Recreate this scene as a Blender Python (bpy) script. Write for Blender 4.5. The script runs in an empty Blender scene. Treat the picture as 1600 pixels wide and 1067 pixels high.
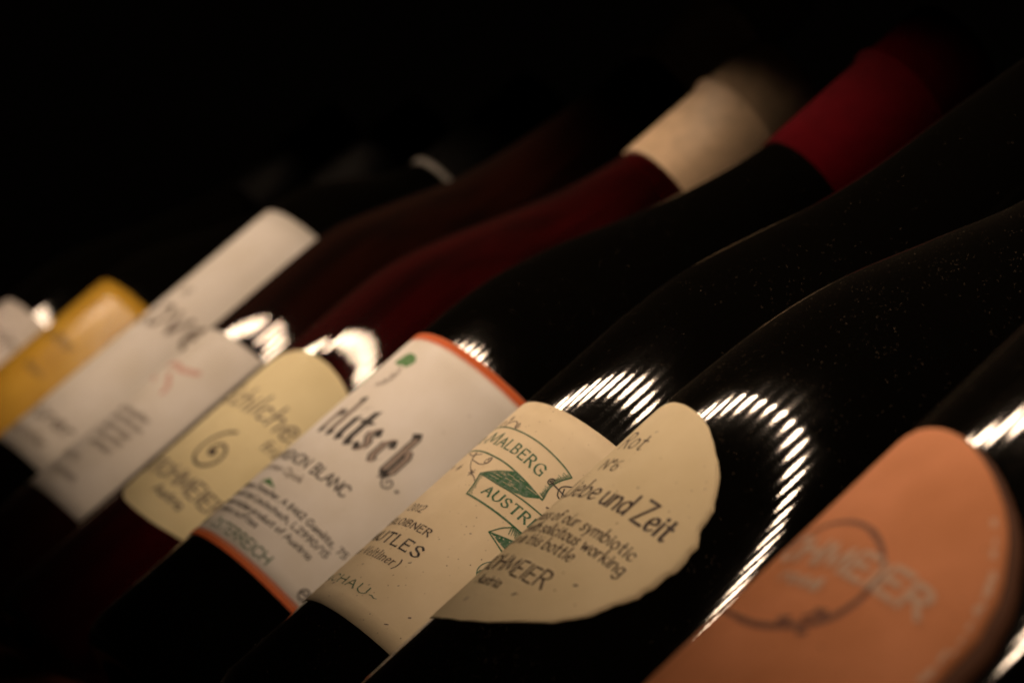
import bpy, math, random
from mathutils import Matrix, Vector

# ------------------------------------------------------------------ frame of the rack
# rack coordinates: x along the row of bottles, y along the bottle axes (towards the necks),
# z out of the rack (the way the labels face). The rack leans back by TILT.
TILT = math.radians(39.5)
RACK = Matrix.Rotation(TILT, 4, 'X')
MM = 0.001
scene = bpy.context.scene
col = scene.collection

# ------------------------------------------------------------------ camera
cam_d = bpy.data.cameras.new('camera')
cam = bpy.data.objects.new('camera', cam_d)
col.objects.link(cam)
right = Vector((0.36537956, 0.71706201, -0.59356537))
down = Vector((-0.00588369, -0.63586185, -0.77178046))
fwd = Vector((-0.93084003, 0.28548516, -0.22811195))
cm = Matrix.Identity(4)
for i in range(3):
    cm[i][0], cm[i][1], cm[i][2] = right[i], -down[i], -fwd[i]
cm.translation = Vector((0.475576, -0.109075, 0.187417))
cam.matrix_world = RACK @ cm
cam_d.sensor_width = 36.0
cam_d.lens = 4540.27 / 1600 * 36
cam_d.clip_start = 0.01
cam_d.clip_end = 50
cam_d.dof.use_dof = True
cam_d.dof.focus_distance = 0.568
cam_d.dof.aperture_fstop = cam_d.lens / 5.4
scene.camera = cam

# ------------------------------------------------------------------ world, exposure, sampling
world = bpy.data.worlds.new('World')
scene.world = world
world.use_nodes = True
world.node_tree.nodes['Background'].inputs[0].default_value = (1.0, 0.7, 0.45, 1)
world.node_tree.nodes['Background'].inputs[1].default_value = 0.0005   # the room round the rack is dark
scene.view_settings.view_transform = 'Standard'
scene.view_settings.look = 'None'
scene.view_settings.exposure = 0.0
scene.view_settings.gamma = 1.0
scene.render.engine = 'CYCLES'
scene.cycles.use_denoising = True
scene.cycles.max_bounces = 12
scene.cycles.transmission_bounces = 10
scene.cycles.sample_clamp_indirect = 6.0
scene.cycles.caustics_reflective = True
scene.cycles.caustics_refractive = True
LED_POWER = 122.0
LED_COLOUR = (1.0, 0.715, 0.49)

# ------------------------------------------------------------------ helpers
def new_mesh_object(name, verts, faces, mat, parent=None, smooth=True, matrix=None):
    me = bpy.data.meshes.new(name)
    me.from_pydata(verts, [], faces)
    me.update()
    if smooth:
        me.polygons.foreach_set('use_smooth', [True] * len(me.polygons))
    me.materials.append(mat)
    ob = bpy.data.objects.new(name, me)
    col.objects.link(ob)
    if parent is not None:
        ob.parent = parent
    if matrix is not None:
        ob.matrix_local = matrix
    return ob

def tag(o, label=None, cat=None, group=None, kind=None):
    if label: o['label'] = label
    if cat: o['category'] = cat
    if group: o['group'] = group
    if kind: o['kind'] = kind
    return o

def empty(name, matrix):
    o = bpy.data.objects.new(name, None)
    o.empty_display_size = 0.02
    col.objects.link(o)
    o.matrix_world = matrix
    return o

def box_data(x0, x1, y0, y1, z0, z1, bev=0.0):
    if bev <= 0:
        v = [(x, y, z) for z in (z0, z1) for y in (y0, y1) for x in (x0, x1)]
        f = [(0, 2, 3, 1), (4, 5, 7, 6), (0, 1, 5, 4), (2, 6, 7, 3), (0, 4, 6, 2), (1, 3, 7, 5)]
        return v, f
    # long bar along x with a chamfered section
    sec = [(y0 + bev, z0), (y1 - bev, z0), (y1, z0 + bev), (y1, z1 - bev), (y1 - bev, z1), (y0 + bev, z1), (y0, z1 - bev), (y0, z0 + bev)]
    v = [(x0, a, b) for a, b in sec] + [(x1, a, b) for a, b in sec]
    f = [(i, (i + 1) % 8, 8 + (i + 1) % 8, 8 + i) for i in range(8)]
    f += [tuple(range(7, -1, -1)), tuple(range(8, 16))]
    return v, f

def catmull(pts, step=0.12, closed=False):
    n = len(pts)
    if n < 3:
        return list(pts)
    out = []
    rng = n if closed else n - 1
    for i in range(rng):
        if closed:
            p0, p1, p2, p3 = pts[(i - 1) % n], pts[i], pts[(i + 1) % n], pts[(i + 2) % n]
        else:
            p0 = pts[max(i - 1, 0)]; p1 = pts[i]; p2 = pts[i + 1]; p3 = pts[min(i + 2, n - 1)]
        d = math.dist(p1, p2)
        k = max(2, min(14, int(d / step)))
        for j in range(k):
            t = j / k
            out.append(tuple(0.5 * ((2 * p1[a]) + (-p0[a] + p2[a]) * t + (2 * p0[a] - 5 * p1[a] + 4 * p2[a] - p3[a]) * t * t
                                    + (-p0[a] + 3 * p1[a] - 3 * p2[a] + p3[a]) * t ** 3) for a in range(2)))
    out.append(tuple(pts[0]) if closed else tuple(pts[-1]))
    return out

def resample(pts, step):
    out = [pts[0]]
    for a, b in zip(pts, pts[1:]):
        k = max(1, int(math.dist(a, b) / step))
        for j in range(1, k + 1):
            out.append((a[0] + (b[0] - a[0]) * j / k, a[1] + (b[1] - a[1]) * j / k))
    return out

# ------------------------------------------------------------------ materials
def principled(name):
    m = bpy.data.materials.new(name)
    m.use_nodes = True
    nt = m.node_tree
    return m, nt, nt.nodes['Principled BSDF']

def node(nt, kind, **kw):
    n = nt.nodes.new(kind)
    for k, v in kw.items():
        setattr(n, k, v)
    return n

def paper(name, colour, speck=0.4, speck_scale=1300.0, fleck_colour=(0.16, 0.09, 0.05), stain=0.12, rough=0.72):
    m, nt, b = principled(name)
    tc = node(nt, 'ShaderNodeTexCoord')
    n1 = node(nt, 'ShaderNodeTexNoise'); n1.inputs['Scale'].default_value = 55; n1.inputs['Detail'].default_value = 6
    n2 = node(nt, 'ShaderNodeTexNoise'); n2.inputs['Scale'].default_value = 1500; n2.inputs['Detail'].default_value = 3
    vo = node(nt, 'ShaderNodeTexVoronoi'); vo.inputs['Scale'].default_value = speck_scale
    big = node(nt, 'ShaderNodeTexNoise'); big.inputs['Scale'].default_value = 110; big.inputs['Detail'].default_value = 2
    for t in (n1, n2, vo, big):
        nt.links.new(tc.outputs['Object'], t.inputs['Vector'])
    # soft unevenness of the sheet
    r1 = node(nt, 'ShaderNodeValToRGB')
    r1.color_ramp.elements[0].position = 0.3; r1.color_ramp.elements[1].position = 0.72
    c = colour
    r1.color_ramp.elements[0].color = (c[0] * (1 - stain), c[1] * (1 - stain * 1.2), c[2] * (1 - stain * 1.7), 1)
    r1.color_ramp.elements[1].color = (*c, 1)
    nt.links.new(n1.outputs['Fac'], r1.inputs[0])
    # flecks in the pulp: small cells, only where the cell's random number is high
    sep = node(nt, 'ShaderNodeSeparateColor'); nt.links.new(vo.outputs['Color'], sep.inputs[0])
    gt = node(nt, 'ShaderNodeMath', operation='GREATER_THAN'); gt.inputs[1].default_value = 1 - 0.035 * speck
    nt.links.new(sep.outputs[0], gt.inputs[0])
    sm = node(nt, 'ShaderNodeMapRange'); sm.inputs[1].default_value = 0.12; sm.inputs[2].default_value = 0.34
    sm.inputs[3].default_value = 1; sm.inputs[4].default_value = 0
    nt.links.new(vo.outputs['Distance'], sm.inputs[0])
    mul = node(nt, 'ShaderNodeMath', operation='MULTIPLY'); nt.links.new(gt.outputs[0], mul.inputs[0]); nt.links.new(sm.outputs[0], mul.inputs[1])
    mul2 = node(nt, 'ShaderNodeMath', operation='MULTIPLY'); nt.links.new(mul.outputs[0], mul2.inputs[0]); nt.links.new(sep.outputs[1], mul2.inputs[1])
    mix = node(nt, 'ShaderNodeMix', data_type='RGBA'); nt.links.new(mul2.outputs[0], mix.inputs[0])
    nt.links.new(r1.outputs[0], mix.inputs[6]); mix.inputs[7].default_value = (*fleck_colour, 1)
    nt.links.new(mix.outputs[2], b.inputs['Base Color'])
    b.inputs['Roughness'].default_value = rough
    b.inputs['Specular IOR Level'].default_value = 0.25
    bp = node(nt, 'ShaderNodeBump'); bp.inputs['Strength'].default_value = 0.35; bp.inputs['Distance'].default_value = 0.00006
    nt.links.new(n2.outputs['Fac'], bp.inputs['Height'])
    bp2 = node(nt, 'ShaderNodeBump'); bp2.inputs['Strength'].default_value = 0.25; bp2.inputs['Distance'].default_value = 0.0004
    nt.links.new(big.outputs['Fac'], bp2.inputs['Height']); nt.links.new(bp.outputs[0], bp2.inputs['Normal'])
    nt.links.new(bp2.outputs[0], b.inputs['Normal'])
    return m

def ink(name, colour, wear=0.25):
    m, nt, b = principled(name)
    tc = node(nt, 'ShaderNodeTexCoord')
    n = node(nt, 'ShaderNodeTexNoise'); n.inputs['Scale'].default_value = 1400; n.inputs['Detail'].default_value = 2
    nt.links.new(tc.outputs['Object'], n.inputs['Vector'])
    r = node(nt, 'ShaderNodeValToRGB')
    r.color_ramp.elements[0].position = 0.4; r.color_ramp.elements[1].position = 0.75
    r.color_ramp.elements[0].color = (*colour, 1)
    r.color_ramp.elements[1].color = (*[c + (0.45 - c) * wear for c in colour], 1)
    nt.links.new(n.outputs['Fac'], r.inputs[0]); nt.links.new(r.outputs[0], b.inputs['Base Color'])
    b.inputs['Roughness'].default_value = 0.7
    b.inputs['Specular IOR Level'].default_value = 0.2
    return m

def dark_glass(name, colour, dust=1.0, film=0.05, rough=0.03):
    """thick dark bottle glass, full of wine and so opaque, with settled dust"""
    m, nt, b = principled(name)
    out = nt.nodes['Material Output']
    tc = node(nt, 'ShaderNodeTexCoord')
    vo = node(nt, 'ShaderNodeTexVoronoi'); vo.inputs['Scale'].default_value = 3200
    cl = node(nt, 'ShaderNodeTexNoise'); cl.inputs['Scale'].default_value = 38; cl.inputs['Detail'].default_value = 4
    fine = node(nt, 'ShaderNodeTexNoise'); fine.inputs['Scale'].default_value = 1800; fine.inputs['Detail'].default_value = 3
    for t in (vo, cl, fine):
        nt.links.new(tc.outputs['Object'], t.inputs['Vector'])
    sep = node(nt, 'ShaderNodeSeparateColor'); nt.links.new(vo.outputs['Color'], sep.inputs[0])
    th = node(nt, 'ShaderNodeMapRange'); th.inputs[1].default_value = 0.38; th.inputs[2].default_value = 0.66
    th.inputs[3].default_value = 1.0; th.inputs[4].default_value = 1.0 - 0.11 * dust
    nt.links.new(cl.outputs['Fac'], th.inputs[0])
    gt = node(nt, 'ShaderNodeMath', operation='GREATER_THAN'); nt.links.new(sep.outputs[0], gt.inputs[0]); nt.links.new(th.outputs[0], gt.inputs[1])
    sz = node(nt, 'ShaderNodeMath', operation='MULTIPLY'); sz.inputs[1].default_value = 0.26; nt.links.new(sep.outputs[1], sz.inputs[0])
    lt = node(nt, 'ShaderNodeMath', operation='LESS_THAN'); nt.links.new(vo.outputs['Distance'], lt.inputs[0]); nt.links.new(sz.outputs[0], lt.inputs[1])
    sp = node(nt, 'ShaderNodeMath', operation='MULTIPLY'); nt.links.new(gt.outputs[0], sp.inputs[0]); nt.links.new(lt.outputs[0], sp.inputs[1])
    # a thin even film of dust: fibres catch light at the edge of the bottle
    b.inputs['Base Color'].default_value = (*colour, 1)
    b.inputs['Roughness'].default_value = rough
    b.inputs['IOR'].default_value = 1.52
    b.inputs['Sheen Weight'].default_value = film
    b.inputs['Sheen Roughness'].default_value = 0.25
    b.inputs['Sheen Tint'].default_value = (0.8, 0.7, 0.58, 1)
    rr = node(nt, 'ShaderNodeMapRange'); rr.inputs[1].default_value = 0.3; rr.inputs[2].default_value = 0.7
    rr.inputs[3].default_value = rough * 0.6; rr.inputs[4].default_value = rough * 2.2
    nt.links.new(cl.outputs['Fac'], rr.inputs[0]); nt.links.new(rr.outputs[0], b.inputs['Roughness'])
    bp = node(nt, 'ShaderNodeBump'); bp.inputs['Strength'].default_value = 0.12; bp.inputs['Distance'].default_value = 0.00003
    nt.links.new(fine.outputs['Fac'], bp.inputs['Height']); nt.links.new(bp.outputs[0], b.inputs['Normal'])
    d = node(nt, 'ShaderNodeBsdfDiffuse'); d.inputs[0].default_value = (0.15, 0.12, 0.09, 1)
    mx = node(nt, 'ShaderNodeMixShader'); nt.links.new(sp.outputs[0], mx.inputs[0])
    nt.links.new(b.outputs[0], mx.inputs[1]); nt.links.new(d.outputs[0], mx.inputs[2])
    nt.links.new(mx.outputs[0], out.inputs['Surface'])
    return m

def wine_glass(name, tint, density, wine=(0.5, 0.02, 0.03), trans=0.8):
    """clear bottle filled with red wine: refracts, and the wine swallows the light with depth"""
    m, nt, b = principled(name)
    b.inputs['Base Color'].default_value = (*tint, 1)
    b.inputs['Roughness'].default_value = 0.035
    b.inputs['IOR'].default_value = 1.45
    b.inputs['Transmission Weight'].default_value = trans
    b.inputs['Coat Weight'].default_value = 0.0
    b.inputs['Coat Roughness'].default_value = 0.03
    b.inputs['Sheen Weight'].default_value = 0.05
    b.inputs['Sheen Tint'].default_value = (0.8, 0.7, 0.58, 1)
    # lengthwise streaks in the colour, standing in for refraction lines
    tc = node(nt, 'ShaderNodeTexCoord'); mp = node(nt, 'ShaderNodeMapping'); mp.inputs['Scale'].default_value = (90, 90, 5)
    n = node(nt, 'ShaderNodeTexNoise'); n.inputs['Scale'].default_value = 1.0; n.inputs['Detail'].default_value = 3
    nt.links.new(tc.outputs['Object'], mp.inputs[0]); nt.links.new(mp.outputs[0], n.inputs['Vector'])
    r = node(nt, 'ShaderNodeValToRGB'); r.color_ramp.elements[0].position = 0.36; r.color_ramp.elements[1].position = 0.66
    r.color_ramp.elements[0].color = (*[c * 0.3 for c in tint], 1); r.color_ramp.elements[1].color = (*[c * 1.15 for c in tint], 1)
    nt.links.new(n.outputs['Fac'], r.inputs[0]); nt.links.new(r.outputs[0], b.inputs['Base Color'])
    va = node(nt, 'ShaderNodeVolumeAbsorption'); va.inputs['Color'].default_value = (*wine, 1); va.inputs['Density'].default_value = density
    nt.links.new(va.outputs[0], nt.nodes['Material Output'].inputs['Volume'])
    return m

def foil(name, colour, rough=0.45, metal=0.0, scale=700, spec=0.5):
    m, nt, b = principled(name)
    tc = node(nt, 'ShaderNodeTexCoord')
    n = node(nt, 'ShaderNodeTexNoise'); n.inputs['Scale'].default_value = scale * 0.3; n.inputs['Detail'].default_value = 5
    nt.links.new(tc.outputs['Object'], n.inputs['Vector'])
    r = node(nt, 'ShaderNodeValToRGB'); r.color_ramp.elements[0].color = (*[c * 0.8 for c in colour], 1); r.color_ramp.elements[1].color = (*colour, 1)
    r.color_ramp.elements[0].position = 0.3; r.color_ramp.elements[1].position = 0.65
    nt.links.new(n.outputs['Fac'], r.inputs[0]); nt.links.new(r.outputs[0], b.inputs['Base Color'])
    b.inputs['Roughness'].default_value = rough
    b.inputs['Metallic'].default_value = metal
    b.inputs['Specular IOR Level'].default_value = spec
    bp = node(nt, 'ShaderNodeBump'); bp.inputs['Strength'].default_value = 0.2; bp.inputs['Distance'].default_value = 0.0006
    nt.links.new(n.outputs['Fac'], bp.inputs['Height']); nt.links.new(bp.outputs[0], b.inputs['Normal'])
    return m

def wood(name, dark, light):
    m, nt, b = principled(name)
    tc = node(nt, 'ShaderNodeTexCoord')
    mp = node(nt, 'ShaderNodeMapping'); mp.inputs['Scale'].default_value = (6, 160, 160)
    n = node(nt, 'ShaderNodeTexNoise'); n.inputs['Scale'].default_value = 1.0; n.inputs['Detail'].default_value = 7; n.inputs['Distortion'].default_value = 0.6
    nt.links.new(tc.outputs['Object'], mp.inputs[0]); nt.links.new(mp.outputs[0], n.inputs['Vector'])
    r = node(nt, 'ShaderNodeValToRGB'); r.color_ramp.elements[0].color = (*dark, 1); r.color_ramp.elements[1].color = (*light, 1)
    r.color_ramp.elements[0].position = 0.35; r.color_ramp.elements[1].position = 0.68
    nt.links.new(n.outputs['Fac'], r.inputs[0]); nt.links.new(r.outputs[0], b.inputs['Base Color'])
    b.inputs['Roughness'].default_value = 0.5
    bp = node(nt, 'ShaderNodeBump'); bp.inputs['Strength'].default_value = 0.4; bp.inputs['Distance'].default_value = 0.0005
    nt.links.new(n.outputs['Fac'], bp.inputs['Height']); nt.links.new(bp.outputs[0], b.inputs['Normal'])
    return m

def plain(name, colour, rough=0.5, metal=0.0):
    m, nt, b = principled(name)
    tc = node(nt, 'ShaderNodeTexCoord')
    n = node(nt, 'ShaderNodeTexNoise'); n.inputs['Scale'].default_value = 300
    nt.links.new(tc.outputs['Object'], n.inputs['Vector'])
    r = node(nt, 'ShaderNodeMapRange'); r.inputs[3].default_value = rough * 0.85; r.inputs[4].default_value = rough * 1.15
    nt.links.new(n.outputs['Fac'], r.inputs[0]); nt.links.new(r.outputs[0], b.inputs['Roughness'])
    b.inputs['Base Color'].default_value = (*colour, 1); b.inputs['Metallic'].default_value = metal
    return m

M = {}
M['black_glass'] = dark_glass('black_glass', (0.0016, 0.0014, 0.0010), dust=1.0, film=0.12)
M['dusty_glass'] = dark_glass('dusty_glass', (0.0016, 0.0014, 0.0010), dust=2.2, film=0.26)
M['red_wine_glass'] = wine_glass('red_wine_glass', (0.34, 0.008, 0.016), 130, (0.8, 0.1, 0.1), 0.93)
M['brown_wine_glass'] = wine_glass('brown_wine_glass', (0.16, 0.03, 0.015), 130, (0.75, 0.3, 0.15), 0.93)
M['cream_paper'] = paper('cream_paper', (0.76, 0.66, 0.45), speck=0.8)
M['pulp_paper'] = paper('pulp_paper', (0.80, 0.69, 0.50), speck=1.6, speck_scale=1700)
M['white_paper'] = paper('white_paper', (0.84, 0.82, 0.80), speck=0.12)
M['dull_white_paper'] = paper('dull_white_paper', (0.71, 0.69, 0.67), speck=0.1)
M['grey_paper'] = paper('grey_paper', (0.72, 0.68, 0.66), speck=0.05)
M['ivory_paper'] = paper('ivory_paper', (0.80, 0.72, 0.46), speck=0.25)
M['gold_paper'] = paper('gold_paper', (0.60, 0.36, 0.045), speck=0.1, stain=0.3, rough=0.25)
M['salmon_paper'] = paper('salmon_paper', (0.74, 0.30, 0.145), speck=0.8, stain=0.24)
M['brown_ink'] = ink('brown_ink', (0.045, 0.026, 0.02))
M['black_ink'] = ink('black_ink', (0.03, 0.026, 0.024))
M['fade_ink'] = ink('fade_ink', (0.14, 0.105, 0.085))
M['inline_ink'] = ink('inline_ink', (0.36, 0.29, 0.25))
M['green_ink'] = ink('green_ink', (0.035, 0.13, 0.06), 0.3)
M['leaf_ink'] = ink('leaf_ink', (0.09, 0.25, 0.08))
M['orange_ink'] = ink('orange_ink', (0.62, 0.125, 0.03), 0.0)
M['pale_line_ink'] = ink('pale_line_ink', (0.80, 0.42, 0.22), 0.1)
M['pink_ink'] = ink('pink_ink', (0.58, 0.36, 0.32), 0.1)
M['silver_ink'] = ink('silver_ink', (0.62, 0.42, 0.31), 0.2)
M['ring_ink'] = ink('ring_ink', (0.22, 0.09, 0.055), 0.15)
M['worn_edge'] = ink('worn_edge', (0.66, 0.42, 0.30), 0.2)
M['brown_rim'] = paper('brown_rim', (0.11, 0.045, 0.024), speck=0.3)
M['cream_foil'] = foil('cream_foil', (0.68, 0.50, 0.33), 0.42)
M['red_foil'] = foil('red_foil', (0.062, 0.0004, 0.003), 0.7, spec=0.03)
M['dark_foil'] = foil('dark_foil', (0.002, 0.0018, 0.0015), 0.5, spec=0.12)
M['olive_foil'] = foil('olive_foil', (0.34, 0.30, 0.2), 0.45)
M['highlight_foil'] = foil('highlight_foil', (0.3, 0.29, 0.27), 0.4, 0.3)
M['rack_wood'] = wood('rack_wood', (0.16, 0.04, 0.018), (0.36, 0.12, 0.05))
M['dark_wood'] = wood('dark_wood', (0.010, 0.005, 0.003), (0.022, 0.011, 0.007))
M['housing'] = plain('housing', (0.30, 0.29, 0.27), 0.45, 0.6)
M['black_felt'] = plain('black_felt', (0.0008, 0.0006, 0.0004), 0.9)
M['black_felt'].node_tree.nodes['Principled BSDF'].inputs['Specular IOR Level'].default_value = 0.0
em = bpy.data.materials.new('led_glow'); em.use_nodes = True
nt = em.node_tree; nt.nodes.remove(nt.nodes['Principled BSDF'])
e = nt.nodes.new('ShaderNodeEmission'); e.inputs[0].default_value = (*LED_COLOUR, 1); e.inputs[1].default_value = LED_POWER
nt.links.new(e.outputs[0], nt.nodes['Material Output'].inputs['Surface'])
M['led_glow'] = em

# ------------------------------------------------------------------ the rack
BASE = -28.0        # bottle bases stand on the ledge at this y
X0, X1 = -1350.0, 330.0
def rack_bar(name, mat, x0, x1, y0, y1, z0, z1, bev, parent):
    cx, cy, cz = (x0 + x1) / 2, (y0 + y1) / 2, (z0 + z1) / 2
    v, f = box_data((x0 - cx) * MM, (x1 - cx) * MM, (y0 - cy) * MM, (y1 - cy) * MM, (z0 - cz) * MM, (z1 - cz) * MM, bev * MM)
    return new_mesh_object(name, v, f, M[mat], parent, False, Matrix.Translation((cx * MM, cy * MM, cz * MM)))
rack = empty('display_rack', RACK)
tag(rack, 'dark wooden sloping rack with a reddish front ledge under the wine bottles', 'rack', kind='structure')
rack_bar('ledge', 'rack_wood', X0, X1, BASE - 20, BASE - 0.3, -60, 12, 2.5, rack)
rack_bar('rail', 'dark_wood', X0, X1, 0, 28, -66, -50, 2, rack)
rack_bar('rail', 'dark_wood', X0, X1, 84, 104, -66, -50, 2, rack)
for sx in (X0 + 40, -440, X1 - 40):
    rack_bar('bearer', 'dark_wood', sx - 12, sx + 12, BASE - 18, 300, -92, -66.2, 2, rack)

# ------------------------------------------------------------------ the lamp strip over the row (seen only mirrored in the glass)
LY, LZ = 154.5, 253.7
strip = empty('led_strip', RACK @ Matrix.Translation((-190 * MM, LY * MM, LZ * MM)))
tag(strip, 'long warm LED strip in a metal channel above the bottle shoulders', 'lamp')
def strip_bar(name, mat, x0, x1, y0, y1, z0, z1, parent):
    v, f = box_data(*[a * MM for a in (x0, x1, y0, y1, z0, z1)])
    return new_mesh_object(name, v, f, M[mat], parent, False)
L0, L1 = -555.4, 620.0
strip_bar('channel', 'black_felt', -1115, L1 + 20, -22, 16.6, 2.6, 6, strip)
strip_bar('shade', 'black_felt', -1115, L1 + 20, 16.8, 18.8, -58, 6, strip)  # unseen, shaped to keep the light off the upper necks
# unseen front lip, shaped to dim the lower labels, more towards the far end
fd = [31.4 - 0.0212 * (xx - 190) for xx in (-1115, L1 + 20)]
v, f = box_data(0, 1, -24.4 * MM, -22.2 * MM, 0, 6 * MM)
v = [((-1115 if p[0] == 0 else L1 + 20) * MM, p[1], p[2] if p[2] > 0 else -fd[0 if p[0] == 0 else 1] * MM) for p in v]
new_mesh_object('shade', v, f, M['black_felt'], strip, False)
for bx in (-1120, L1 + 22):
    strip_bar('bracket', 'black_felt', bx, bx + 4, -6, 8, -345, 8, strip)
# one lens: a long low dome that tapers towards both ends
dv, df = [], []
NS = 20
for ring_r, hz in ((1.0, 0.0), (0.92, -0.7), (0.6, -1.3)):
    for k in range(NS):
        a = 2 * math.pi * k / NS
        dv.append((6.6 * ring_r * math.cos(a) * MM, 7.4 * ring_r * math.sin(a) * MM, hz * MM))
dv.append((0, 0, -1.5 * MM))
for q in range(2):
    for k in range(NS):
        k2 = (k + 1) % NS
        df.append((q * NS + k2, q * NS + k, (q + 1) * NS + k, (q + 1) * NS + k2))
for k in range(NS):
    df.append((2 * NS + (k + 1) % NS, 2 * NS + k, 3 * NS))
df.append(tuple(range(NS)))
dme = None
x = L0
PITCH = 33.3
while x <= L1:
    if not (-262 < x < -248):       # one diode has gone out
        if dme is None:
            o = new_mesh_object('diode', dv, df, M['led_glow'], strip, False); dme = o.data
        else:
            o = bpy.data.objects.new('diode', dme); col.objects.link(o); o.parent = strip
        jr = random.Random(int(x * 10))
        o.location = ((x + jr.uniform(-1.6, 1.6)) * MM, jr.uniform(-0.8, 0.8) * MM, 2.0 * MM)
        o.scale = (jr.uniform(0.8, 1.1), jr.uniform(0.82, 1.12), 1)
    x += PITCH

# ------------------------------------------------------------------ lathe and label building
def lathe(name, prof, mat, parent, seg=112):
    v, f = [], []
    n = len(prof)
    for k in range(seg):
        a = 2 * math.pi * k / seg
        ca, sa = math.cos(a), math.sin(a)
        for r, h in prof:
            v.append((r * ca * MM, r * sa * MM, h * MM))
    for k in range(seg):
        k2 = (k + 1) % seg
        for i in range(n - 1):
            f.append((k * n + i, k2 * n + i, k2 * n + i + 1, k * n + i + 1))
    c0 = len(v)
    v.append((0, 0, prof[0][1] * MM)); v.append((0, 0, prof[-1][1] * MM))
    for k in range(seg):
        k2 = (k + 1) % seg
        f.append((c0, k2 * n, k * n))
        f.append((c0 + 1, k * n + n - 1, k2 * n + n - 1))
    return new_mesh_object(name, v, f, mat, parent)

def on_bottle(u, v, r, lift):
    a = u / r
    rr = r + lift
    return (rr * math.sin(a) * MM, -rr * math.cos(a) * MM, (v - BASE) * MM)

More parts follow.
